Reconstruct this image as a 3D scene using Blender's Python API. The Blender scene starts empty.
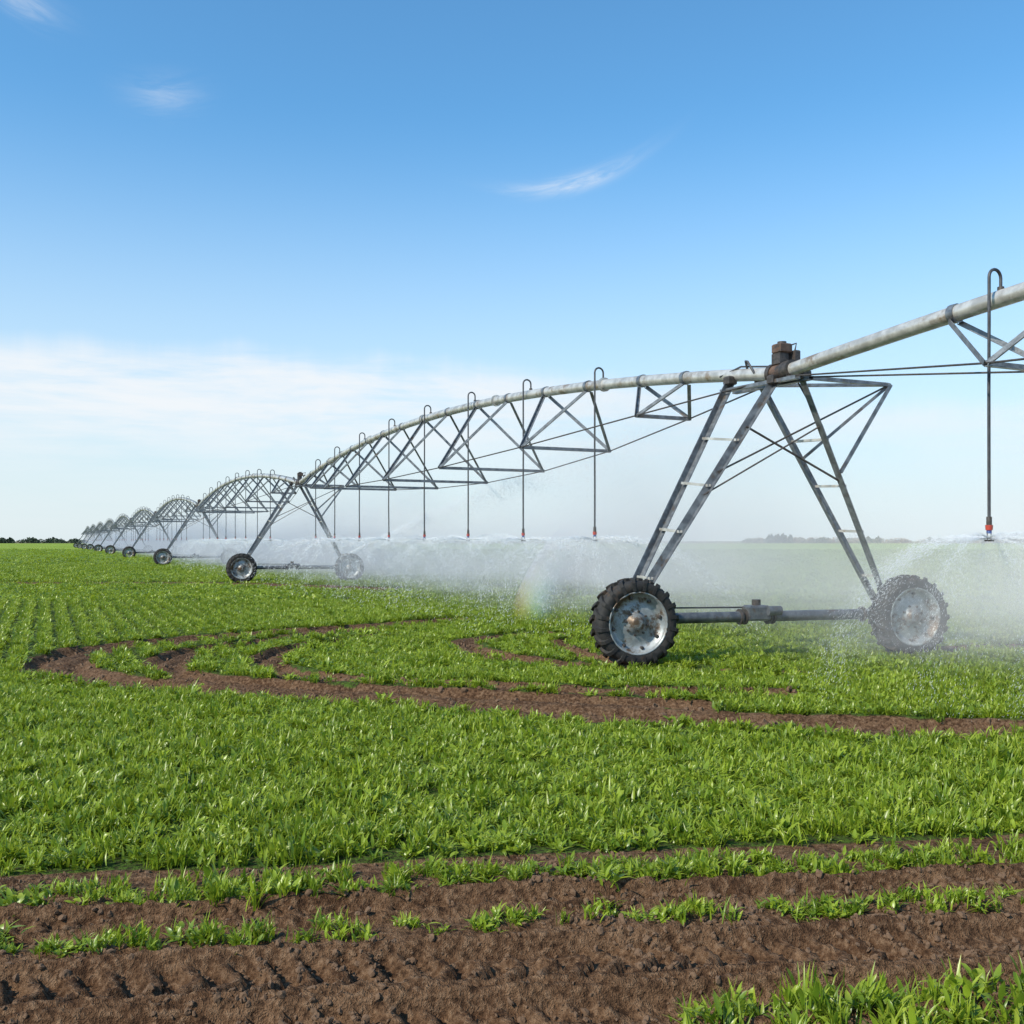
import bpy, math, random, bmesh
import numpy as np
from mathutils import Vector, Matrix
random.seed(7); rng=np.random.default_rng(11)
scene=bpy.context.scene
scene.view_settings.view_transform='Standard'
scene.view_settings.look='None'
scene.view_settings.exposure=0
scene.view_settings.gamma=1

# ------------------------------------------------------------ helpers
def nw(nt,t,**kw):
    n=nt.nodes.new(t)
    for k,v in kw.items(): setattr(n,k,v)
    return n
class NB:
    """tiny math-node builder"""
    def __init__(s,nt): s.nt=nt
    def _in(s,sock,v):
        if isinstance(v,(int,float)): sock.default_value=v
        elif isinstance(v,(tuple,list)): sock.default_value=v
        else: s.nt.links.new(v,sock)
    def m(s,op,a,b=0.0,c=None,clamp=False):
        n=nw(s.nt,'ShaderNodeMath',operation=op); n.use_clamp=clamp
        s._in(n.inputs[0],a); s._in(n.inputs[1],b)
        if c is not None: s._in(n.inputs[2],c)
        return n.outputs[0]
    def ss(s,x,a,b,lo=0.0,hi=1.0):
        n=nw(s.nt,'ShaderNodeMapRange'); n.interpolation_type='SMOOTHSTEP'
        s._in(n.inputs[0],x); s._in(n.inputs[1],a); s._in(n.inputs[2],b); s._in(n.inputs[3],lo); s._in(n.inputs[4],hi)
        return n.outputs[0]
    def xyz(s,v):
        n=nw(s.nt,'ShaderNodeSeparateXYZ'); s.nt.links.new(v,n.inputs[0]); return n.outputs
    def vec(s,x,y,z):
        n=nw(s.nt,'ShaderNodeCombineXYZ'); s._in(n.inputs[0],x); s._in(n.inputs[1],y); s._in(n.inputs[2],z); return n.outputs[0]
    def noise(s,v,scale,detail=4,rough=.55,dist=0.0):
        n=nw(s.nt,'ShaderNodeTexNoise'); 
        if v is not None: s.nt.links.new(v,n.inputs['Vector'])
        n.inputs['Scale'].default_value=scale; n.inputs['Detail'].default_value=detail
        n.inputs['Roughness'].default_value=rough; n.inputs['Distortion'].default_value=dist
        return n.outputs['Fac']
    def mix(s,f,a,b,blend='MIX'):
        n=nw(s.nt,'ShaderNodeMix',data_type='RGBA',blend_type=blend)
        s._in(n.inputs[0],f)
        for k,v in ((6,a),(7,b)):
            if isinstance(v,tuple) and len(v)==3: v=(*v,1)
            s._in(n.inputs[k],v)
        return n.outputs[2]
    def bump(s,h,st,dist):
        n=nw(s.nt,'ShaderNodeBump'); s.nt.links.new(h,n.inputs['Height'])
        n.inputs['Strength'].default_value=st; n.inputs['Distance'].default_value=dist
        return n.outputs[0]
def newmat(name):
    m=bpy.data.materials.new(name); m.use_nodes=True
    nt=m.node_tree; nt.nodes.clear()
    out=nw(nt,'ShaderNodeOutputMaterial')
    return m,nt,out,NB(nt)
def principled(nt,out):
    p=nw(nt,'ShaderNodeBsdfPrincipled'); nt.links.new(p.outputs[0],out.inputs[0]); return p

def mottled(name,c1,c2,scale,metal,rough,c3=None,s3=3.0,t3=(.55,.7),bump=.15):
    m,nt,out,b=newmat(name); p=principled(nt,out)
    tc=nw(nt,'ShaderNodeTexCoord').outputs['Object']
    f=b.ss(b.noise(tc,scale,4,.6),.35,.65)
    col=b.mix(f,c1,c2)
    if c3:
        g=b.ss(b.noise(tc,s3,5,.7),t3[0],t3[1]); col=b.mix(g,col,c3)
    b._in(p.inputs['Base Color'],col)
    p.inputs['Metallic'].default_value=metal; p.inputs['Roughness'].default_value=rough
    b._in(p.inputs['Normal'],b.bump(b.noise(tc,scale*4,2),bump,.01))
    return m
M_pipe=mottled('galvanized_pipe',(.40,.385,.355),(.62,.60,.56),5,.4,.36,(.27,.20,.14),2.2,(.52,.68))
M_steel=mottled('galvanized_steel',(.125,.135,.15),(.24,.255,.27),9,.5,.38,(.14,.10,.07),3.,(.56,.68))
M_beam=mottled('dark_steel_tube',(.08,.09,.105),(.16,.17,.18),7,.4,.42,(.11,.075,.05),3.,(.54,.68))
M_rim=mottled('rim_steel',(.24,.26,.27),(.42,.44,.44),6,.3,.45,(.11,.072,.045),3.2,(.46,.60))
M_rubber=mottled('tyre_rubber',(.015,.014,.014),(.027,.025,.023),8,0,.8,(.055,.035,.022),5.,(.52,.68),.3)
M_rust=mottled('rusty_box',(.10,.055,.035),(.16,.10,.07),14,.2,.6,(.04,.035,.032),7,(.48,.58))
M_hose=mottled('hose_plastic',(.035,.035,.04),(.06,.06,.065),14,0,.45)
M_red=mottled('red_plastic',(.42,.05,.03),(.5,.07,.04),14,0,.45)
M_bolt=mottled('bolt_dark',(.06,.052,.047),(.11,.09,.08),20,.5,.5)
M_blue=mottled('blue_plastic',(.05,.09,.25),(.07,.12,.3),14,0,.45)

class MB:
    def __init__(s,mats): s.v=[];s.f=[];s.mi=[];s.sm=[];s.mats=mats
    def add(s,vs,fs,mat,smooth):
        o=len(s.v); s.v+= [tuple(v) for v in vs]; s.f+=[tuple(i+o for i in f) for f in fs]
        k=s.mats.index(mat); s.mi+=[k]*len(fs); s.sm+=[smooth]*len(fs)
    def frame(s,d):
        d=d.normalized(); up=Vector((0,0,1))
        if abs(d.z)>.95: up=Vector((0.3,1,0))
        a=d.cross(up).normalized(); b=a.cross(d).normalized(); return a,b
    def tube(s,pts,r,n,mat,cap=True):
        pts=[Vector(p) for p in pts]; vs=[];fs=[]
        rs=r if isinstance(r,(list,tuple)) else [r]*len(pts)
        pa=None
        for i,p in enumerate(pts):
            d=(pts[min(i+1,len(pts)-1)]-pts[max(i-1,0)])
            if pa is None: a,b=s.frame(d)
            else:
                d.normalize(); a=(pa-d*pa.dot(d)).normalized(); b=a.cross(d)
            pa=a
            for k in range(n):
                t=2*math.pi*k/n; vs.append(p+a*(math.cos(t)*rs[i])+b*(math.sin(t)*rs[i]))
        for i in range(len(pts)-1):
            for k in range(n):
                k2=(k+1)%n; fs.append((i*n+k,i*n+k2,(i+1)*n+k2,(i+1)*n+k))
        s.add(vs,fs,mat,True)
        if cap:
            s.add([vs[k] for k in range(n)],[tuple(range(n))],mat,False)
            s.add([vs[-n+k] for k in range(n)],[tuple(range(n))],mat,False)
    def prof(s,p0,p1,poly,mat):
        p0=Vector(p0);p1=Vector(p1); a,b=s.frame(p1-p0); n=len(poly)
        vs=[p0+a*x+b*y for x,y in poly]+[p1+a*x+b*y for x,y in poly]
        fs=[(k,(k+1)%n,n+(k+1)%n,n+k) for k in range(n)]+[tuple(range(n)),tuple(range(n,2*n))]
        s.add(vs,fs,mat,False)
    def angle(s,p0,p1,w,mat,t=.012,flip=1):
        h=w/2
        s.prof(p0,p1,[(-h*flip,-h),(h*flip,-h),(h*flip,-h+t),((-h+t)*flip,-h+t),((-h+t)*flip,h),(-h*flip,h)],mat)
    def channel(s,p0,p1,w,mat,t=.014):
        h=w/2;k=w*.28
        s.prof(p0,p1,[(-h,-k),(h,-k),(h,k),(h-t,k),(h-t,-k+t),(-h+t,-k+t),(-h+t,k),(-h,k)],mat)
    def box(s,c,sx,sy,sz,mat,ax=None,ay=None):
        c=Vector(c); ax=ax or Vector((1,0,0)); ay=ay or Vector((0,1,0)); az=Vector((0,0,1)); bv=min(sx,sy,sz)*.12
        vs=[];
        for z,q in ((-1,bv),(-1,0),(1,0),(1,bv)):
            zz = z*(sz/2 - (bv if q==0 else 0))
            for i,j in ((-1,-1),(1,-1),(1,1),(-1,1)):
                vs.append(c+ax*(i*(sx/2-q))+ay*(j*(sy/2-q))+az*zz)
        fs=[(3,2,1,0),(12,13,14,15)]
        for l in range(3):
            for k in range(4): fs.append((l*4+k,l*4+(k+1)%4,(l+1)*4+(k+1)%4,(l+1)*4+k))
        s.add(vs,fs,mat,False)
    def revolve(s,prof,n,mat,smooth=True,c=(0,0,0)):
        vs=[];fs=[]
        for r,y in prof:
            for k in range(n):
                t=2*math.pi*k/n; vs.append((c[0]+r*math.cos(t),c[1]+y,c[2]+r*math.sin(t)))
        for i in range(len(prof)-1):
            for k in range(n):
                k2=(k+1)%n; fs.append((i*n+k,i*n+k2,(i+1)*n+k2,(i+1)*n+k))
        s.add(vs,fs,mat,smooth)
    def mesh(s,name):
        me=bpy.data.meshes.new(name); me.from_pydata(s.v,[],s.f)
        for m in s.mats: me.materials.append(m)
        me.polygons.foreach_set('material_index',s.mi); me.polygons.foreach_set('use_smooth',s.sm)
        me.update(); return me
def link(name,me,parent=None):
    o=bpy.data.objects.new(name,me); scene.collection.objects.link(o)
    if parent: o.parent=parent
    return o

# ------------------------------------------------------------ numpy noise
def vn(x,y,seed=0):
    xi=np.floor(x).astype(np.int64); yi=np.floor(y).astype(np.int64)
    fx=x-xi; fy=y-yi; fx=fx*fx*(3-2*fx); fy=fy*fy*(3-2*fy)
    def h(a,b):
        q=(a*374761393+b*668265263+seed*974634777)&0xffffffff
        q=((q^(q>>13))*1274126177)&0xffffffff
        q=q^(q>>16); return q/4294967296.0
    return (h(xi,yi)*(1-fx)+h(xi+1,yi)*fx)*(1-fy)+(h(xi,yi+1)*(1-fx)+h(xi+1,yi+1)*fx)*fy
def fbm(x,y,o=4,seed=0):
    s=0;a=.5;t=0
    for k in range(o):
        s=s+a*(vn(x,y,seed+k)-.5)*2; t+=a; a*=.5; x=x*2.03+7.1; y=y*2.03+3.7
    return s/t
def sstep(x,a,b):
    t=np.clip((x-a)/(b-a),0,1); return t*t*(3-2*t)

# ------------------------------------------------------------ field layout (metres)
tracks=[
 ([(12,8.9),(8,9.1),(4.93,9.59),(3.34,9.85),(1.92,10.18),(.41,10.7),(-1.29,11.44),(-2.8,12.04),(-4.18,12.53),(-5.23,12.97),(-6.29,13.85),(-6.95,15.2),(-7.1,16.6),(-6.61,17.7),(-5.57,19),(-4.3,20.2),(-2.84,21.4),(-1.4,23)],.52),
 ([(1.98,11.05),(-.71,11.85),(-2.55,12.4),(-4.0,13.1),(-4.85,13.95),(-5.3,15.2),(-5.3,16.7),(-4.7,18.0),(-3.8,19.4),(-2.8,20.6)],.36),
 ([(3.2,11.9),(1.0,12.1),(-.62,12.6),(-2.04,13.0),(-2.9,13.6),(-3.5,14.4),(-3.8,15.5),(-3.8,16.9),(-3.3,18.1),(-2.5,19.3)],.30),
 ([(1.5,14.3),(.6,14.9),(-.1,15.5),(-.7,16.6),(-.9,17.7),(-.3,18.9),(.7,19.8)],.38),
 ([(1.75,14.9),(1.2,15.9),(.85,16.9),(.75,17.9),(1.5,18.8)],.26),
 ([(2.0,14.4),(2.7,14.1),(3.9,13.7)],.2),
 ([(6.7,16.4),(8,17),(11,17.6)],.35),
 ([(-23,43.5),(-19.4,42.8),(-15.9,43.4),(-12.1,42.8),(-7.9,40),(-5,38)],1.3),
]
def trackmask(x,y):
    nz=fbm(x*1.7,y*1.7,3,5)*.13+fbm(x*7,y*7,2,9)*.06
    m=np.zeros_like(x); rel=np.full_like(x,9.)
    for pts,w in tracks:
        d=np.full_like(x,1e9)
        for (ax,ay),(bx,by) in zip(pts[:-1],pts[1:]):
            dx,dy=bx-ax,by-ay
            t=np.clip(((x-ax)*dx+(y-ay)*dy)/(dx*dx+dy*dy),0,1)
            d=np.minimum(d,np.hypot(x-ax-t*dx,y-ay-t*dy))
        m=np.maximum(m,1-sstep(d+nz,w*.8,w*1.15)); rel=np.minimum(rel,d/w)
    return m,rel
def vcoord(x,y): return y-.13*x+fbm(x*.9,y*.9,3,21)*.09
def soilmask(x,y):
    v=vcoord(x,y)
    band=1-sstep(v,5.80,5.92)
    t,rel=trackmask(x,y)
    return np.maximum(band,t),v,t,rel
def ground_h(x,y,need=False):
    s,v,t,rel=soilmask(x,y)
    near=1-sstep(y,20,40)
    z=.02*fbm(x*.4,y*.4,2,1)
    rough=.45+.55*sstep(fbm(x*1.3,y*2.6,2,77),-.25,.25)
    z=z+s*near*(.03*fbm(x*1.6,y*5.5,3,2)+rough*.035*(np.abs(fbm(x*8,y*8,3,3))-.2)+rough*.014*fbm(x*27,y*27,2,4))
    z=z-.05*t*near
    z=z+.06*np.exp(-((rel-1.0)/.22)**2)*near*(y>7)
    z=z+near*(y>7)*t*.03*np.sin(rel*9+fbm(x*.8,y*.8,2,6)*2)
    vv=y-.13*x+fbm(x*.3,y*.3,2,33)*.06
    def rut(v0,w,amp,per,seed):
        q=np.abs(vv-v0)/w; inside=1-sstep(q,.85,1.0)
        ph=(x/per+ np.abs(vv-v0)*4.2+fbm(x*1.0,vv*0+seed,1,seed)*.3)
        tr=sstep(np.sin(ph*2*math.pi),-.1,.45)
        keep=sstep(fbm(x*.9,vv*2,2,seed+7),-.5,-.1)
        return inside*(-.055+amp*tr*keep)+.05*np.exp(-((q-1.15)/.13)**2)
    inb=1-sstep(y,6.3,7)
    z=z+inb*(rut(4.32,.19,.048,.15,41)+rut(5.07,.13,.035,.15,43)+rut(3.86,.15,.038,.14,47))
    z=z+inb*.03*np.exp(-((vv-4.72)/.1)**2)
    return (z,s,v,t) if need else z

# ------------------------------------------------------------ ground mesh
def axis(parts):
    out=[]
    for a,b,s in parts: out+=list(np.arange(a,b,s))
    return out
def grow(a,s,f,end):
    o=[];x=a
    while x<end: o.append(x); x+=s; s*=f
    o.append(end); return o
ys=axis([(3.2,6.4,.018),(6.4,15,.055),(15,24,.1)])+grow(24,.12,1.05,6000)
ys=[-60,-40,-25,-14,-7,-3,0,1.2,2.2,2.8]+ys
xr=axis([(0,3.4,.02),(3.4,8,.05)])+grow(8,.07,1.045,5000)
xs=[-x for x in xr[:0:-1]]+xr
X,Y=np.meshgrid(np.array(xs),np.array(ys)); nx,ny=X.shape[1],X.shape[0]
xf,yf=X.ravel(),Y.ravel()
Z,S,V,T=ground_h(xf,yf,True)
me=bpy.data.meshes.new('field_ground')
me.vertices.add(nx*ny); me.vertices.foreach_set('co',np.stack([xf,yf,Z],1).astype(np.float32).ravel())
ii=np.arange(nx*ny).reshape(ny,nx)
q=np.stack([ii[:-1,:-1],ii[:-1,1:],ii[1:,1:],ii[1:,:-1]],-1).reshape(-1,4)
me.loops.add(q.size); me.polygons.add(len(q))
me.polygons.foreach_set('loop_start',np.arange(len(q))*4)
me.loops.foreach_set('vertex_index',q.ravel())
me.polygons.foreach_set('use_smooth',np.ones(len(q),bool))
me.update(calc_edges=True); me.validate()
at=me.attributes.new('soil','FLOAT','POINT'); at.data.foreach_set('value',S.astype(np.float32))
ground=link('field_ground',me)
m,nt,out,b=newmat('field_soil_and_crop_cover'); p=principled(nt,out)
tc=nw(nt,'ShaderNodeTexCoord').outputs['Object']
sa=nw(nt,'ShaderNodeAttribute',attribute_name='soil').outputs['Fac']
n1=b.noise(tc,2.5,4,.65); n2=b.noise(tc,28,4,.65); n3=b.noise(tc,140,2,.6)
soil=b.mix(b.ss(n1,.35,.65),(.098,.050,.026),(.165,.092,.050))
soil=b.mix(b.ss(n2,.45,.72),soil,(.26,.16,.095))
soil=b.mix(b.ss(n2,.5,.3),soil,(.040,.021,.012))
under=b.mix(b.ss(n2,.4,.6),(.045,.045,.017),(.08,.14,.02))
X3=b.xyz(tc)
pr=b.m('ADD',b.m('MULTIPLY',X3[0],.905),b.m('MULTIPLY',X3[1],.425))
row=b.m('SINE',b.m('MULTIPLY',pr,2*math.pi/.76))
g1=b.noise(tc,.35,4,.6); g2=b.noise(tc,.03,4,.6)
far=b.mix(b.ss(g1,.35,.65),(.17,.26,.024),(.24,.34,.036))
far=b.mix(b.ss(g2,.4,.65),far,(.27,.34,.05))
far=b.mix(b.ss(row,-.2,.9,0,.35),far,(.09,.12,.022))
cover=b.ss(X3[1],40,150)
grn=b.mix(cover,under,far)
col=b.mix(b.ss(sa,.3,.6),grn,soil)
edge=b.ss(X3[1],760,800)
col=b.mix(edge,col,b.mix(b.ss(g2,.45,.55),(.26,.2,.13),(.15,.16,.07)))
b._in(p.inputs['Base Color'],col); p.inputs['Roughness'].default_value=.95
p.inputs['Specular IOR Level'].default_value=.12
h=b.m('ADD',b.m('MULTIPLY',n2,1.0),b.m('MULTIPLY',n3,.4))
b._in(p.inputs['Normal'],b.bump(h,1.0,.04))
me.materials.append(m)

# ------------------------------------------------------------ instancing helper
def scatter(name,P,R,Sc,I,protos):
    coll=bpy.data.collections.new(name+'_parts')
    for o in protos: coll.objects.link(o)
    n=len(P); me=bpy.data.meshes.new(name); me.vertices.add(n)
    me.vertices.foreach_set('co',P.astype(np.float32).ravel())
    a=me.attributes.new('rot','FLOAT_VECTOR','POINT'); a.data.foreach_set('vector',R.astype(np.float32).ravel())
    a=me.attributes.new('scl','FLOAT_VECTOR','POINT'); a.data.foreach_set('vector',Sc.astype(np.float32).ravel())
    a=me.attributes.new('idx','INT','POINT'); a.data.foreach_set('value',I.astype(np.int32))
    ob=link(name,me)
    ng=bpy.data.node_groups.new(name+'_gn','GeometryNodeTree')
    ng.interface.new_socket('Geometry',in_out='INPUT',socket_type='NodeSocketGeometry')
    ng.interface.new_socket('Geometry',in_out='OUTPUT',socket_type='NodeSocketGeometry')
    N=ng.nodes; L=ng.links
    gi=N.new('NodeGroupInput'); go=N.new('NodeGroupOutput'); ip=N.new('GeometryNodeInstanceOnPoints')
    ci=N.new('GeometryNodeCollectionInfo'); ci.inputs['Collection'].default_value=coll
    ci.inputs['Separate Children'].default_value=True; ci.inputs['Reset Children'].default_value=True
    def na(t,nm):
        k=N.new('GeometryNodeInputNamedAttribute'); k.data_type=t; k.inputs['Name'].default_value=nm; return k.outputs['Attribute']
    L.new(gi.outputs[0],ip.inputs['Points']); L.new(ci.outputs[0],ip.inputs['Instance'])
    ip.inputs['Pick Instance'].default_value=True
    L.new(na('INT','idx'),ip.inputs['Instance Index']); L.new(na('FLOAT_VECTOR','rot'),ip.inputs['Rotation']); L.new(na('FLOAT_VECTOR','scl'),ip.inputs['Scale'])
    L.new(ip.outputs[0],go.inputs[0])
    md=ob.modifiers.new('scatter','NODES'); md.node_group=ng
    return ob

def leafmat(name,ca,cb,cc):
    m,nt,out,b=newmat(name)
    oi=nw(nt,'ShaderNodeObjectInfo')
    fac=b.m('ADD',b.m('MULTIPLY',oi.outputs['Random'],.8),b.m('MULTIPLY',b.noise(oi.outputs['Location'],1.1,2,.6),.4))
    col=b.mix(b.ss(fac,.15,1.0),ca,cb)
    col=b.mix(b.ss(nw(nt,'ShaderNodeAttribute',attribute_name='tint').outputs['Fac'],.0,1.,0,.75),col,cc)
    p=nw(nt,'ShaderNodeBsdfPrincipled'); b._in(p.inputs['Base Color'],col); p.inputs['Roughness'].default_value=.33
    p.inputs['Specular IOR Level'].default_value=.45
    t=nw(nt,'ShaderNodeBsdfTranslucent'); b._in(t.inputs[0],b.mix(.5,col,(.40,.47,.03)))
    mx=nw(nt,'ShaderNodeMixShader'); mx.inputs[0].default_value=.38
    nt.links.new(p.outputs[0],mx.inputs[1]); nt.links.new(t.outputs[0],mx.inputs[2]); nt.links.new(mx.outputs[0],out.inputs[0])
    return m
M_leaf=leafmat('crop_leaf',(.105,.19,.013),(.275,.375,.028),(.42,.465,.055))

def tuft(name,nb,L,spread,wid,seed,n=4):
    r=random.Random(seed); vs=[];fs=[];tint=[]
    for k in range(nb):
        broad=r.random()<.4
        az=r.uniform(0,2*math.pi); ln=L*(r.uniform(.35,.65) if broad else r.uniform(.45,1.15)); w=wid*r.uniform(.6,1.2)*(1.6 if broad else .8)
        bx=r.gauss(0,spread); by=r.gauss(0,spread); lean=r.uniform(.0,.95); curl=r.uniform(.3,1.9)
        d=Vector((math.cos(az),math.sin(az),0)); s=Vector((-math.sin(az),math.cos(az),0)); tw=r.uniform(-.9,.9)
        zb=r.uniform(0,.05) if broad else -.015
        p=Vector((bx,by,zb)); ang=lean*.7; o=len(vs)
        prof=[.2,.85,1.0,.7,.04] if broad else [.5,1.0,.95,.6,.04]
        tn=r.random()
        for i in range(n+1):
            ss=(s*math.cos(tw*i/n)+Vector((0,0,1))*math.sin(tw*i/n))*(w*prof[i])
            keel=Vector((0,0,1))*(-w*.35*prof[i])
            vs+= [p-ss,p+keel,p+ss]; tint+=[tn*i/n]*3
            p=p+(d*math.sin(ang)+Vector((0,0,1))*math.cos(ang))*(ln/n); ang+=curl/n
        for i in range(n):
            a=o+i*3
            fs+=[(a,a+1,a+4,a+3),(a+1,a+2,a+5,a+4)]
    me=bpy.data.meshes.new(name); me.from_pydata(vs,[],fs); me.materials.append(M_leaf)
    t=me.attributes.new('tint','FLOAT','POINT'); t.data.foreach_set('value',tint)
    me.polygons.foreach_set('use_smooth',[True]*len(fs)); me.update()
    return bpy.data.objects.new(name,me)
protos=[tuft('plant_%d'%i,24+2*i%9,.165,.032,.0082+.0011*(i%3),50+i) for i in range(9)]
far_p=[tuft('plant_tuft_%d'%i,50,.16,.13,.0135,90+i) for i in range(4)]
protos+=far_p
NP=9
Ps=[];Rs=[];Ss=[];Is=[]
ux,uy=-.425,.905; lx,ly=.905,.425
def region(y0,y1,dens,sxy,szz,idx0,idxn,rowsp=.38,band=False):
    hw=lambda y:.60*y+1.2
    n=int(dens*(hw(y0)+hw(y1))*(y1-y0))
    yy=rng.uniform(0,1,n); a=hw(y0);c=hw(y1)
    yy=y0+(y1-y0)*((np.sqrt(a*a+(c*c-a*a)*yy)-a)/(c-a)); xx=rng.uniform(-1,1,n)*hw(yy)
    l=xx*lx+yy*ly; u=xx*ux+yy*uy
    lr=np.round(l/rowsp)*rowsp
    strength=np.where(xx<-.26*yy,.74,.25)
    strength=np.where(yy<15,.2,strength)
    l=lr+(l-lr)*(1-strength)+rng.normal(0,.02,n)
    x=l*lx+u*ux; y=l*ly+u*uy
    z,s,v,t=ground_h(x,y,True)
    dn=fbm(x*3.2,y*3.2,3,61)
    small=np.ones(n)
    if band:
        rowA=sstep(v,5.20,5.27)*(1-sstep(v,5.54,5.66)); rowC=sstep(v,4.62,4.67)*(1-sstep(v,4.80,4.87))
        gapC=np.where(fbm(x*1.6,y*0+2,2,71)>-.6,1,.4)
        corner=((y-.1*x<3.95+.14*fbm(x*2,y*2,2,3))&(x>.62+.2*fbm(x*3,y*3,2,5))).astype(float)
        main=sstep(v,5.85,5.93)
        pk=np.maximum.reduce([rowA*.8,rowC*.9*gapC,corner*.7,main])
        small=np.where(rowC>.3,.78,np.where(rowA>.3,.88,1))
    else:
        pk=(1-t)*(v>5.9)*1.0
    pk=pk*(1-.995*t)*np.clip(1.0+1.1*(dn+.12),.25,1)
    k=rng.uniform(0,1,n)<pk
    x,y,z,small=x[k],y[k],z[k],small[k]; n=len(x)
    Ps.append(np.stack([x,y,z],1)); Rs.append(np.stack([rng.normal(0,.15,n),rng.normal(0,.15,n),rng.uniform(0,6.28,n)],1))
    hv=1+.30*fbm(x*.8,y*.8,2,81)+.35*fbm(x*4,y*4,2,83)
    big=np.where(rng.uniform(0,1,n)<.06,1.3,1.0)
    a=sxy*rng.uniform(.6,1.25,n)*small*big
    Ss.append(np.stack([a,a,szz*rng.uniform(.55,1.25,n)*hv*small*big],1)); Is.append(rng.integers(idx0,idx0+idxn,n))
region(3.3,6.6,170,.82,.88,0,NP,.21,True)
region(6.6,14,155,.92,.86,0,NP,.21)
region(14,30,76,1.18,.88,0,NP)
region(30,75,8,1.5,.95,NP,4,.42)
region(75,200,1.1,3.2,1.05,NP,4,.8)
P=np.concatenate(Ps);R=np.concatenate(Rs);Sc=np.concatenate(Ss);I=np.concatenate(Is)
print('PLANTS',len(P))
scatter('crop_plants',P,R,Sc,I,protos)

# ------------------------------------------------------------ soil clods
M_clod=mottled('soil_clod',(.085,.046,.025),(.19,.115,.066),30,0,.95)
cl=[]
for i in range(5):
    bm=bmesh.new(); bmesh.ops.create_icosphere(bm,subdivisions=2,radius=1)
    r=random.Random(i)
    for v in bm.verts:
        v.co*= 1+r.uniform(-.28,.28); v.co.z*=.65; v.co.x*=1.15
    me=bpy.data.meshes.new('clod_%d'%i); bm.to_mesh(me); bm.free(); me.materials.append(M_clod)
    cl.append(bpy.data.objects.new('clod_%d'%i,me))
n=34000
yy=3.2+rng.uniform(0,1,n)**1.0*3.0; xx=rng.uniform(-1,1,n)*(.6*yy+.6)
n2_=22000; y2=rng.uniform(8.5,22,n2_); x2=rng.uniform(-8.5,9,n2_)
x=np.concatenate([xx,x2]); y=np.concatenate([yy,y2])
z,s,v,t=ground_h(x,y,True)
cn=fbm(x*3,y*3,2,91)
k=(s>.75)&(rng.uniform(0,1,len(x))<np.clip(.35+1.5*cn,.05,1)); x,y,z=x[k],y[k],z[k]; n=len(x)
sz=.003+.016*rng.uniform(0,1,n)**3.5; sz=np.where(y>7,sz*2.4,sz)
scatter('soil_clods',np.stack([x,y,z+sz*.1],1),rng.uniform(0,6.28,(n,3)),np.stack([sz]*3,1),rng.integers(0,5,n),cl)

# ------------------------------------------------------------ irrigation machine
MATS=[M_pipe,M_steel,M_beam,M_rim,M_rubber,M_rust,M_hose,M_red,M_bolt,M_blue]
T1=Vector((4.2,15.6,0)); UD=Vector((-13.8,29.4,0)); SP=UD.length; UD.normalize(); LD=Vector((UD.y,-UD.x,0))
def W(l,u,z): return T1+LD*l+UD*u+Vector((0,0,z))
def ph(u):
    t=(u/SP)%1.0; a=1.08 if u>=-.01 else .70
    return 4.47+4*a*t*(1-t)
root=bpy.data.objects.new('center_pivot_irrigation_machine',None); scene.collection.objects.link(root)
wb=MB(MATS)
tw=.19
wb.revolve([(.44,-.15),(.47,-.175),(.53,-tw),(.58,-.185),(.612,-.15),(.622,-.08),(.625,0),(.622,.08),(.612,.15),(.58,.185),(.53,tw),(.47,.175),(.44,.15)],64,M_rubber)
NL=20
for k in range(NL):
    for sd in (-1,1):
        t0=2*math.pi*(k+(0 if sd<0 else .5))/NL; vs=[]
        st=[(.01,0.0,.668),(.09,.075,.668),(.155,.13,.655),(.195,.15,.60),(.198,.155,.55)]
        for (w,dt,ro) in st:
            for e,rr in ((-.036,ro-.07),(-.028,ro),(.028,ro),(.036,ro-.07)):
                a=t0+dt+e/.65*1.0
                vs.append((rr*math.cos(a),sd*w,rr*math.sin(a)))
        fs=[]
        for i in range(len(st)-1):
            for j in range(3): fs.append((i*4+j,i*4+j+1,(i+1)*4+j+1,(i+1)*4+j))
        fs+=[(0,1,2,3),(16,17,18,19)]
        wb.add(vs,fs,M_rubber,False)
wb.revolve([(.455,-.155),(.47,-.168),(.462,-.18),(.445,-.175),(.435,-.15),(.425,-.11),(.40,-.10),(.385,-.07),(.34,-.055),(.28,-.075),(.2,-.085),(.15,-.085),(.145,-.11),(.10,-.115),(.095,-.15),(.06,-.16),(.001,-.16)],56,M_rim)
wb.revolve([(.455,.155),(.47,.168),(.445,.175),(.40,.10),(.36,.05),(.15,.03),(.001,.03)],40,M_rim)
for k in range(8):
    a=2*math.pi*k/8
    wb.revolve([(.018,-.09),(.018,-.115),(.001,-.117)],6,M_bolt,False,(.175*math.cos(a),0,.175*math.sin(a)))
for k in range(8):
    a=2*math.pi*(k+.5)/8
    c=Vector((.375*math.cos(a),-.085,.375*math.sin(a))); wb.revolve([(.026,.03),(.026,-.025),(.012,-.03),(.001,-.03)],8,M_bolt,False,c)
wheel_me=wb.mesh('wheel')
NT=11
LC=-.19; SL=-.168
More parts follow.
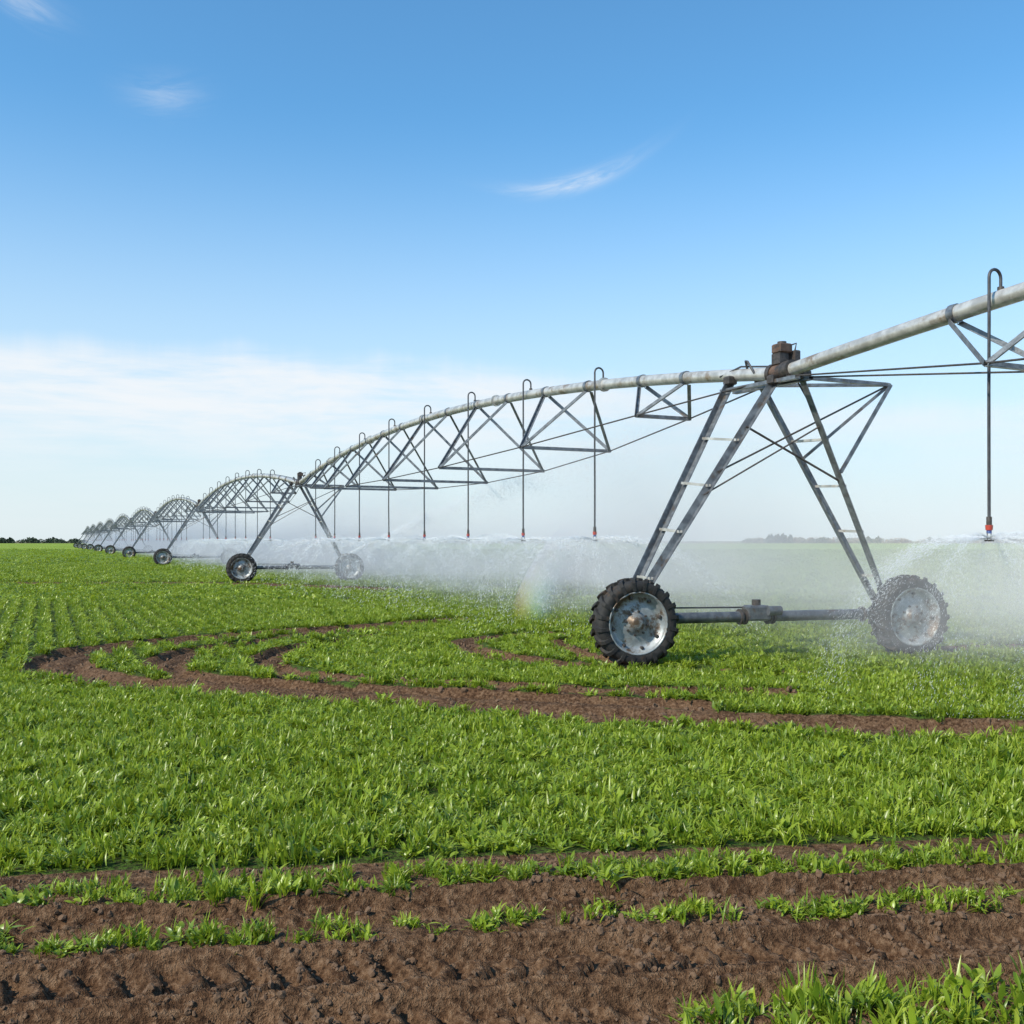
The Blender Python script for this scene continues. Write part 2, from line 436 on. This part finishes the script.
def tower(i):
    u0=(i-1)*SP; mb=MB(MATS)
    def w(l,u,z): return W(l,u0+u,z)
    # base frame is slewed ~9.5 degrees to the pipe
    def bz(l,du,z): return W(LC+l,u0-.19+SL*(LC+l)+du,z)
    BD=(LD+UD*SL).normalized(); BN=Vector((-BD.y,BD.x,0))
    zb=.66; bu=.39; hw=2.34
    mb.tube([bz(-hw-.1,bu,zb),bz(-.35,bu,zb)],.085,16,M_beam); mb.tube([bz(.12,bu,zb),bz(hw+.1,bu,zb)],.085,16,M_beam)
    mb.tube([bz(-.5,bu,zb),bz(.3,bu,zb)],.06,12,M_bolt)
    for l in (-.38,-.3,.1,.18,-1.8,1.8): mb.tube([bz(l,bu,zb),bz(l+.03,bu,zb)],.125,16,M_bolt)
    mb.box(bz(-.1,bu-.03,zb+.06),.36,.26,.24,M_beam,BD,BN)
    mb.tube([bz(-.1,bu-.03,zb+.16),bz(-.1,bu-.03,zb+.27)],.07,12,M_bolt); mb.tube([bz(-.02,bu-.2,zb+.1),bz(.2,bu-.2,zb+.1)],.075,12,M_beam)
    mb.tube([bz(-hw,bu+.1,zb+.16),bz(-.1,bu+.1,zb+.14)],.014,6,M_hose)
    for l in (-hw,hw):
        mb.box(bz(l,bu-.1,zb),.3,.22,.3,M_bolt,BD,BN); mb.tube([bz(l,bu-.05,zb),bz(l,.05,zb)],.05,10,M_bolt)
        mb.box(bz(l,bu,zb+.2),.34,.3,.03,M_steel,BD,BN)
    zt=4.36
    legs=[((-hw+.1,bu-.12),(-.12,0.0)),((-hw+.1,bu+.12),(-.12,1.1)),((hw-.1,bu-.12),(.14,-.38)),((hw-.1,bu+.12),(.14,.62))]
    LG=[]
    for k,((l0,a0),(l1,a1)) in enumerate(legs):
        z1=ph(u0+a1)-.13
        p0=bz(l0,a0,zb+.12);p1=w(l1,a1,z1); LG.append((p0,p1))
        mb.angle(p0,p1,.115,M_steel,.014,1 if k<2 else -1)
        mb.box(p1+Vector((0,0,.03)),.16,.16,.14,M_bolt,LD,UD)
    def on(k,f): return LG[k][0].lerp(LG[k][1],f)
    for f in (.14,.34,.54,.74):
        mb.channel(on(0,f),on(1,f),.07,M_pipe); mb.channel(on(2,f),on(3,f),.07,M_pipe)
    for l in (-.13,.13):
        mb.channel(w(l,-.55,zt-.03),w(l,1.3,zt-.0),.1,M_steel)
    PO=w(1.95,-.35,4.38)
    mb.angle(w(.1,-.35,4.38),PO,.07,M_steel); mb.angle(w(.1,.6,4.38),PO,.06,M_steel)
    mb.angle(PO,on(2,.60),.07,M_steel); mb.angle(PO,on(3,.66),.05,M_steel)
    mb.tube([PO,on(0,.6)],.016,6,M_bolt)
    mb.tube([on(0,.8),on(2,.55)],.018,6,M_bolt)
    mb.tube([on(0,.5),on(2,.8)],.014,6,M_bolt)
    mb.tube([w(0,-.3,4.5),w(0,-.12,4.49)],.15,20,M_bolt); mb.tube([w(0,-.12,4.49),w(0,.12,4.49)],.13,20,M_rust); mb.tube([w(0,.12,4.49),w(0,.2,4.5)],.15,20,M_bolt)
    mb.box(w(.0,.0,4.70),.17,.2,.2,M_bolt,LD,UD); mb.box(w(.02,-.02,4.86),.22,.22,.15,M_rust,LD,UD); mb.tube([w(.02,-.02,4.93),w(.02,-.02,4.97)],.07,14,M_bolt)
    mb.box(w(.2,-.1,4.66),.1,.16,.34,M_bolt,LD,UD); mb.tube([w(.2,-.1,4.8),w(.24,-.1,4.95),w(.1,0,4.9)],.015,6,M_hose)
    mb.tube([w(.3,-.15,4.5),w(.36,-.15,4.7)],.03,8,M_bolt)
    mb.tube([w(-.1,.5,4.55),w(-.16,.6,4.75),w(-.1,.72,4.78),w(0,.78,4.6)],.02,8,M_hose)
    mb.tube([w(.05,.2,4.62),w(-.05,.9,4.72),w(-.1,1.4,4.62)],.016,6,M_hose)
    mb.tube([w(.15,-.1,4.5),on(2,.8),on(2,.45),on(2,.1)],.014,6,M_hose)
    link('tower_%d'%i,mb.mesh('tower'),root)
    for l in (-hw,hw):
        wo=link('wheel',wheel_me,root); wo.location=bz(l,0,.64)
        wo.rotation_euler=(0,random.uniform(0,6.28),math.atan2(BD.y,BD.x))
for i in range(NT): tower(i)
def span(i):
    u0=(i-1)*SP; mb=MB(MATS)
    def pz(u): return ph(min(max(u,u0+.001),u0+SP-.05)) if i!=0 else ph(min(u,-.05))
    N=26; pts=[W(0,u0+SP*k/N,pz(u0+SP*k/N) if 0<k<N else 4.47) for k in range(N+1)]
    pts[0]=W(0,u0+.15,4.49); pts[-1]=W(0,u0+SP-.25,4.49)
    mb.tube(pts,.105,20 if i<3 else 10,M_pipe)
    for k in range(1,6):
        for e in (-.02,.02):
            uu=u0+SP*k/6+e; mb.tube([W(0,uu-.012,pz(uu)),W(0,uu+.012,pz(uu))],.145,16,M_pipe)
    mb.tube([W(.09,u0+SP*k/N,(pz(u0+SP*k/N) if 0<k<N else 4.47)+.1) for k in range(N+1)],.016,6,M_hose)
    st=[.10,.217,.34,.465,.59,.705,.81,.905] if i else [.1,.22,.345,.47,.595,.715,.868]
    nod={-1:[],1:[]}
    for t in st:
        dr=1.95*4*t*(1-t); z=pz(u0+t*SP)-dr; hw=.84*dr
        if i==0 and t>.8: hw=.62
        for s in (-1,1): nod[s].append(W(s*hw,u0+t*SP,z))
    for k,t in enumerate(st):
        w_=.075
        mb.angle(nod[-1][k],nod[1][k],w_,M_steel)
        e_=.03 if .12<t<.88 else .022
        for s in (-1,1):
            for tt in (t-e_,t+e_):
                uu=u0+tt*SP; mb.angle(W(s*.07,uu,pz(uu)-.1),nod[s][k],w_*.9,M_steel,.012,s)
        for tt in (t-e_,t+e_):
            uu=u0+tt*SP; mb.tube([W(0,uu-.05,pz(uu)),W(0,uu+.05,pz(uu))],.122,14,M_steel)
    for s in (-1,1):
        ch=[W(s*.12,u0+.3,4.38)]+nod[s]+[W(s*.12,u0+SP-.3,4.38)]
        for a_,b_ in zip(ch[:-1],ch[1:]): mb.tube([a_,b_],.014,6,M_bolt)
    link('pipeline_span_%d'%i,mb.mesh('span'),root)
    hb=MB(MATS)
    hs=[.168+.104*k for k in range(7)]+[.8845]
    if i==0: hs=[.168,.272,.376,.48,.584,.68,.78,.8775]
    nz=[]
    for t in hs:
        uu=u0+t*SP; zt=pz(uu); pts=[W(0,uu,zt+.05),W(0,uu,zt+.23)]
        for a in range(0,181,20):
            r=math.radians(a); pts.append(W(-.1+.1*math.cos(r),uu,zt+.24+.1*math.sin(r)))
        pts.append(W(-.2,uu,zt-.3)); 
        sw=random.uniform(-.03,.03)
        for q_ in (.35,.7): pts.append(W(-.2+sw*q_,uu+sw,zt-.3+(2.12-zt+.3)*q_))
        pts.append(W(-.2,uu,2.12))
        hb.tube(pts,.019,10 if i<3 else 6,M_hose)
        hb.tube([W(0,uu,zt+.02),W(0,uu,zt+.14)],.04,10,M_bolt)
        zs=2.12
        hb.tube([W(-.2,uu,zs+.02),W(-.2,uu,zs-.08)],.032,10,M_bolt)
        hb.tube([W(-.2,uu,zs-.08),W(-.2,uu,zs-.14)],[.045,.04],10,M_red)
        hb.tube([W(-.2,uu,zs-.14),W(-.2,uu,zs-.18)],.03,10,M_blue)
        for s in (-1,1): hb.tube([W(-.2+s*.032,uu,zs-.17),W(-.2+s*.032,uu,zs-.26)],.006,5,M_bolt)
        hb.tube([W(-.2,uu,zs-.255),W(-.2,uu,zs-.275)],[.055,.05],12,M_bolt)
        nz.append(W(-.2,uu,zs-.24))
    link('drop_hoses_%d'%i,hb.mesh('drops'),root)
    return nz
NOZ=[]
for i in range(NT-1): NOZ.append(span(i))

# ------------------------------------------------------------ spray droplets
m,nt,out,b=newmat('water_droplet'); 
p=nw(nt,'ShaderNodeBsdfDiffuse'); p.inputs['Color'].default_value=(.95,.97,1,1)
t_=nw(nt,'ShaderNodeBsdfTranslucent'); t_.inputs[0].default_value=(.97,.98,1,1)
dn_=b.noise(nw(nt,'ShaderNodeTexCoord').outputs['Object'],3,1)
mx=nw(nt,'ShaderNodeMixShader'); nt.links.new(b.ss(dn_,0,1,.45,.55),mx.inputs[0])
nt.links.new(p.outputs[0],mx.inputs[1]);nt.links.new(t_.outputs[0],mx.inputs[2]);nt.links.new(mx.outputs[0],out.inputs[0]); M_drop=m
me=bpy.data.meshes.new('droplet')
me.from_pydata([(1,0,0),(-1,0,0),(0,1,0),(0,-1,0),(0,0,1),(0,0,-1)],[],[(0,2,4),(2,1,4),(1,3,4),(3,0,4),(2,0,5),(1,2,5),(3,1,5),(0,3,5)])
me.polygons.foreach_set('use_smooth',[True]*8); me.materials.append(M_drop)
drop=bpy.data.objects.new('droplet',me)
Pd=[];Vd=[];Zd=[]
def sprayset(o,n,rad,size):
    K=19
    jet_=rng.integers(0,K,n); ja=rng.uniform(-.14,.14,K)+np.arange(K)*2*np.pi/K; js=rng.uniform(.75,1.12,K); je=np.radians(rng.normal(8,3.5,K))
    loose=rng.uniform(0,1,n)<.35
    az=ja[jet_]+rng.normal(0,.028,n)+np.where(loose,rng.normal(0,.2,n),0); sp=rad*js[jet_]/.75*rng.uniform(.94,1.05,n); el=je[jet_]+np.radians(rng.normal(0,.7,n))
    tt=rng.uniform(0,1,n)**1.45*.85
    vx=sp*np.cos(el); hz=vx*tt*(1-.28*tt); zz=o.z+sp*np.sin(el)*tt-4.9*tt*tt*.72
    zz=zz+rng.normal(0,.13,n)*tt
    x=o.x+np.cos(az)*hz+LD.x*.9*tt*tt+rng.normal(0,.15,n)*tt*tt; y=o.y+np.sin(az)*hz+LD.y*.9*tt*tt+rng.normal(0,.15,n)*tt*tt
    k=(zz>.05)&(rng.uniform(0,1,n)>.3*tt)
    v=np.stack([np.cos(az)*vx*.7,np.sin(az)*vx*.7,sp*np.sin(el)-7*tt],1)
    Pd.append(np.stack([x,y,zz],1)[k]); Vd.append(v[k]); Zd.append((size*rng.uniform(.5,1.3,n)*(1-.35*tt))[k])
for i,lst in enumerate(NOZ[:3]):
    for o in lst:
        d=math.hypot(o.x,o.y)
        if o.y<6: continue
        n=int(34000 if d<14 else 13000 if d<35 else 4000); sprayset(o,n,3.3 if d<14 else 4.0,.0019 if d<14 else .0035 if d<35 else .0060)
def jet(A,B,sag,n,size,w0,w1):
    A=Vector(A);B=Vector(B); t=rng.uniform(0,1,n)**.8; A_=np.array(A);B_=np.array(B)
    pp=A_+(B_-A_)*t[:,None]; pp[:,2]+=sag*4*t*(1-t)
    pp+=rng.normal(0,1,(n,3))*(w0+(w1-w0)*t)[:,None]*np.array([1,1,.6]); pp[:,2]-=np.abs(rng.normal(0,1,n))*.6*t
    Pd.append(pp); Vd.append(np.tile(B_-A_,(n,1))); Zd.append(size*rng.uniform(.5,1.3,n)*(1-.35*t))
jet((-6.2,38,1.4),(3.6,25,4.9),.15,26000,.0038,.03,.28)
jet((-12,50,1.4),(-3.0,36,3.6),.1,8000,.0048,.03,.32)
P=np.concatenate(Pd);V_=np.concatenate(Vd);Zs=np.concatenate(Zd)
vl=np.linalg.norm(V_,axis=1); yaw=np.arctan2(V_[:,1],V_[:,0]); pit=-np.arcsin(V_[:,2]/vl)
Rr=np.stack([np.zeros_like(yaw),pit,yaw],1)
print('DROPS',len(P))
scatter('sprinkler_water_spray',P,Rr,np.stack([Zs*9,Zs,Zs],1),np.zeros(len(P)),[drop])

# ------------------------------------------------------------ mist volume
m,nt,out,b=newmat('spray_mist_volume')
tc=nw(nt,'ShaderNodeTexCoord').outputs['Object']; c=b.xyz(tc)
n1=b.noise(tc,.17,1,.5)
lat=b.m('MULTIPLY',b.ss(c[0],-2.6,3.8),b.ss(c[0],15,6))
top=b.m('ADD',b.ss(c[1],20,0,3.2,4.6),b.m('MULTIPLY',b.m('SUBTRACT',n1,.5),6.5))
hz=b.ss(b.m('SUBTRACT',c[2],top),1.9,-2.2)
near=b.ss(c[1],-9,0)
dn=b.m('MULTIPLY',b.m('MULTIPLY',lat,hz),b.m('MULTIPLY',near,b.ss(n1,.34,.72,.15,1.3)))
low=b.ss(c[2],3.2,.8,.34,1.0)
dn=b.m('MULTIPLY',b.m('MULTIPLY',dn,low),b.ss(c[1],15,60,.14,.185))
vs_=nw(nt,'ShaderNodeVolumeScatter'); vs_.inputs['Color'].default_value=(1,1,1,1); vs_.inputs['Anisotropy'].default_value=-.45
b._in(vs_.inputs['Density'],dn); nt.links.new(vs_.outputs[0],out.inputs['Volume'])
M_mist=m
try: m.cycles.volume_step_rate=3.0
except Exception as e: print('steprate',e)
mist=bpy.data.objects.new('spray_mist',None); scene.collection.objects.link(mist)
yaw0=math.atan2(UD.y,UD.x)-math.pi/2
edges=[-9.5,30,75,150,290]
for k,(a,bb) in enumerate(zip(edges[:-1],edges[1:])):
    mbx=bpy.data.meshes.new('mist_cell'); z0,z1=.25,6.4; l0,l1=-2.65,15.2
    a2,b2=a+.01,bb-.01
    vs=[(l0,a2,z0),(l1,a2,z0),(l1,b2,z0),(l0,b2,z0),(l0,a2,z1),(l1,a2,z1),(l1,b2,z1),(l0,b2,z1)]
    mbx.from_pydata(vs,[],[(3,2,1,0),(4,5,6,7),(0,1,5,4),(1,2,6,5),(2,3,7,6),(3,0,4,7)]); mbx.materials.append(M_mist)
    o=link('mist_cell_%d'%k,mbx,mist); o.location=T1; o.rotation_euler=(0,0,yaw0)

# ------------------------------------------------------------ faint rainbow, its refracted light painted as colour into an arc-shaped volume
m,nt,out,b=newmat('painted_rainbow'); tc=nw(nt,'ShaderNodeTexCoord').outputs['Object']; c=b.xyz(tc)
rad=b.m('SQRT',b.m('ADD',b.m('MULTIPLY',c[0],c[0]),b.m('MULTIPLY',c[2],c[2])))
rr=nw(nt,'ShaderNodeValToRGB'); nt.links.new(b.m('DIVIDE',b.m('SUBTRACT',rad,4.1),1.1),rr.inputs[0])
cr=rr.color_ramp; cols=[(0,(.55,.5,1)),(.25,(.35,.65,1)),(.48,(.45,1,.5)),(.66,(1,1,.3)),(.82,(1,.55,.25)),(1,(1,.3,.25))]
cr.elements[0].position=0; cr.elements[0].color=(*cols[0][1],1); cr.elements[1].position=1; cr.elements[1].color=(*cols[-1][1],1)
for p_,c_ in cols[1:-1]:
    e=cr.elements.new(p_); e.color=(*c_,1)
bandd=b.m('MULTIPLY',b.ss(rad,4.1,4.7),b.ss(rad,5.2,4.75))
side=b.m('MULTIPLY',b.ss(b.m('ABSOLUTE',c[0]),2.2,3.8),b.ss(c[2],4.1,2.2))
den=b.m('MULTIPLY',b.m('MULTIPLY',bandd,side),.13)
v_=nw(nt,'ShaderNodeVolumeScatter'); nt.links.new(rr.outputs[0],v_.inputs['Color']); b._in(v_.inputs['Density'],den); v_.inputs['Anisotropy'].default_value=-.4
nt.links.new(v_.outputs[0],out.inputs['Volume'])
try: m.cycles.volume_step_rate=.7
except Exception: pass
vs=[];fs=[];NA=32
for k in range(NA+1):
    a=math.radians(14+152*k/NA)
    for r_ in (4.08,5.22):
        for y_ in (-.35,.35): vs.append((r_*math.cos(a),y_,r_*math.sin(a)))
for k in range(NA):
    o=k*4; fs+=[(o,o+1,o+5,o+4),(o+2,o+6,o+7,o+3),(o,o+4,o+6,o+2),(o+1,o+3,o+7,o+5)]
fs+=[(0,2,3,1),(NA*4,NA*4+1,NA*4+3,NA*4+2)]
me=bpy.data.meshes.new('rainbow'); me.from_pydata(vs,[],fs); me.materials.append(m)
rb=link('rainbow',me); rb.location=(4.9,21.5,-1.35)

# ------------------------------------------------------------ distant tree line
M_far=mottled('distant_foliage',(.035,.055,.03),(.07,.095,.05),.2,0,.9)
M_tan=mottled('dry_brush',(.2,.15,.1),(.28,.22,.15),.1,0,.9)
tb=MB([M_far,M_tan]); r=random.Random(5)
def clump(cx,cy,w,h,mat,n):
    for _ in range(n):
        a=r.uniform(0,6.28); rr=math.sqrt(r.random()); zc=r.random()
        x=cx+math.cos(a)*rr*w*(1-.5*zc*zc); y=cy+math.sin(a)*rr*w*.5; z=h*(.05+.9*zc)*(1-.35*rr); s=h*r.uniform(.08,.2)
        d1=Vector((r.gauss(0,1),r.gauss(0,1),r.gauss(0,1))).normalized(); d2=d1.orthogonal().normalized()
        c_=Vector((x,y,z)); tb.add([c_-d1*s,c_+d2*s*.8,c_+d1*s,c_-d2*s*.8],[(0,1,2,3)],mat,False)
for k in range(60):
    x=r.uniform(-430,-280); clump(x,820+r.uniform(-15,15),r.uniform(3,8),r.uniform(2.5,5.8),M_far,110)
for k in range(16):
    x=r.uniform(-260,200); clump(x,900+r.uniform(-15,15),r.uniform(3,7),r.uniform(1.2,2.2),M_far,60)
for k in range(120):
    x=r.uniform(200,470); clump(x,850+r.uniform(-15,15),r.uniform(5,14),r.uniform(4.0,6.0 if x<330 else 5.0),M_tan if r.random()<.65 else M_far,90)
for k in range(7):
    clump(216+k*3.0+r.uniform(-1,1),840,2.6,r.uniform(6,10),M_far,130)
for x in (262,300,308,352): clump(x,838,3.5,r.uniform(5.5,8),M_far,120)
link('distant_tree_line',tb.mesh('distant_tree_line'))

# ------------------------------------------------------------ light & sky
el=math.radians(40); az=math.atan2(-.78,-.62)
sd=Vector((math.sin(az)*math.cos(el),math.cos(az)*math.cos(el),math.sin(el)))
L=bpy.data.lights.new('sun','SUN'); L.energy=5.0; L.angle=math.radians(.5); L.color=(1,.925,.78)
so=bpy.data.objects.new('sun',L); scene.collection.objects.link(so); so.rotation_euler=sd.to_track_quat('Z','Y').to_euler(); so.location=(-20,-20,40)
w=bpy.data.worlds.new('World'); scene.world=w; w.use_nodes=True; nt=w.node_tree; nt.nodes.clear(); b=NB(nt)
wo=nw(nt,'ShaderNodeOutputWorld'); bg=nw(nt,'ShaderNodeBackground'); nt.links.new(bg.outputs[0],wo.inputs[0]); bg.inputs[1].default_value=.12
sk=nw(nt,'ShaderNodeTexSky',sky_type='NISHITA'); sk.sun_disc=False; sk.sun_elevation=el; sk.sun_rotation=az; sk.air_density=1.0; sk.dust_density=.5; sk.ozone_density=1.4
g=nw(nt,'ShaderNodeTexCoord').outputs['Generated']; c=b.xyz(g)
A=b.m('ARCTAN2',c[0],c[1]); E=b.m('ARCSINE',c[2])
cv=b.vec(b.m('MULTIPLY',A,2.6),b.m('MULTIPLY',E,15),0.0)
cn=b.noise(cv,1.3,7,.6,.35)
cn2=b.noise(b.vec(b.m('MULTIPLY',A,6),b.m('MULTIPLY',E,45),3.0),1.5,6,.6,.3)
topE=b.m('ADD',b.ss(A,-.2,.6,.178,.115),b.m('MULTIPLY',b.m('SUBTRACT',b.noise(b.vec(A,0.0,0.0),9,5,.6),.5),.05))
win=b.m('MULTIPLY',b.ss(E,b.m('ADD',topE,.015),b.m('SUBTRACT',topE,.02)),b.ss(E,.05,.13,.2,1))
cl_=b.m('MULTIPLY',win,b.ss(b.m('ADD',b.m('MULTIPLY',cn,.7),b.m('MULTIPLY',cn2,.3)),.33,.60))
amt=b.ss(A,-.1,.35,.9,.62)
cl_=b.m('MULTIPLY',cl_,amt)
def wisp(a0,e0,ang,la,lb,st):
    da=b.m('SUBTRACT',A,a0); de=b.m('SUBTRACT',E,e0); ca,sa_=math.cos(ang),math.sin(ang)
    p_=b.m('ADD',b.m('MULTIPLY',da,ca),b.m('MULTIPLY',de,sa_)); q_=b.m('SUBTRACT',b.m('MULTIPLY',de,ca),b.m('MULTIPLY',da,sa_))
    q_=b.m('SUBTRACT',q_,b.m('MULTIPLY',b.m('MULTIPLY',p_,p_),1.8))
    r2=b.m('ADD',b.m('POWER',b.m('ABSOLUTE',b.m('DIVIDE',p_,la)),2.0),b.m('POWER',b.m('ABSOLUTE',b.m('DIVIDE',q_,lb)),2.0))
    g_=b.m('EXPONENT',b.m('MULTIPLY',r2,-1.0))
    nn=b.noise(b.vec(b.m('MULTIPLY',p_,14),b.m('MULTIPLY',q_,90),a0),1.0,6,.65,.6)
    return b.m('MULTIPLY',b.m('MULTIPLY',g_,b.ss(nn,.25,.75)),st)
cw=b.m('ADD',wisp(.066,.345,.22,.055,.007,.7),wisp(-.335,.40,.1,.03,.014,.28))
cw=b.m('ADD',cw,wisp(-.46,.455,-.35,.03,.012,.4))
cl_=b.m('MINIMUM',b.m('ADD',cl_,cw),1.0)
sky=b.mix(1.0,sk.outputs[0],(.86,1.54,1.80,1),'MULTIPLY')
haze=b.ss(E,.42,-.02,0,.90)
sky=b.mix(haze,sky,(6.3,6.95,7.35,1))
sky=b.mix(cl_,sky,(7.6,7.85,8.1,1))
b._in(bg.inputs[0],sky)

# ------------------------------------------------------------ camera
cam=bpy.data.cameras.new('camera'); cam.lens=35; cam.sensor_width=36; cam.shift_y=29/1024; cam.clip_end=12000; cam.clip_start=.05
co=bpy.data.objects.new('camera',cam); scene.collection.objects.link(co); co.location=(0,0,1.85); co.rotation_euler=(math.radians(90),0,0)
scene.camera=co
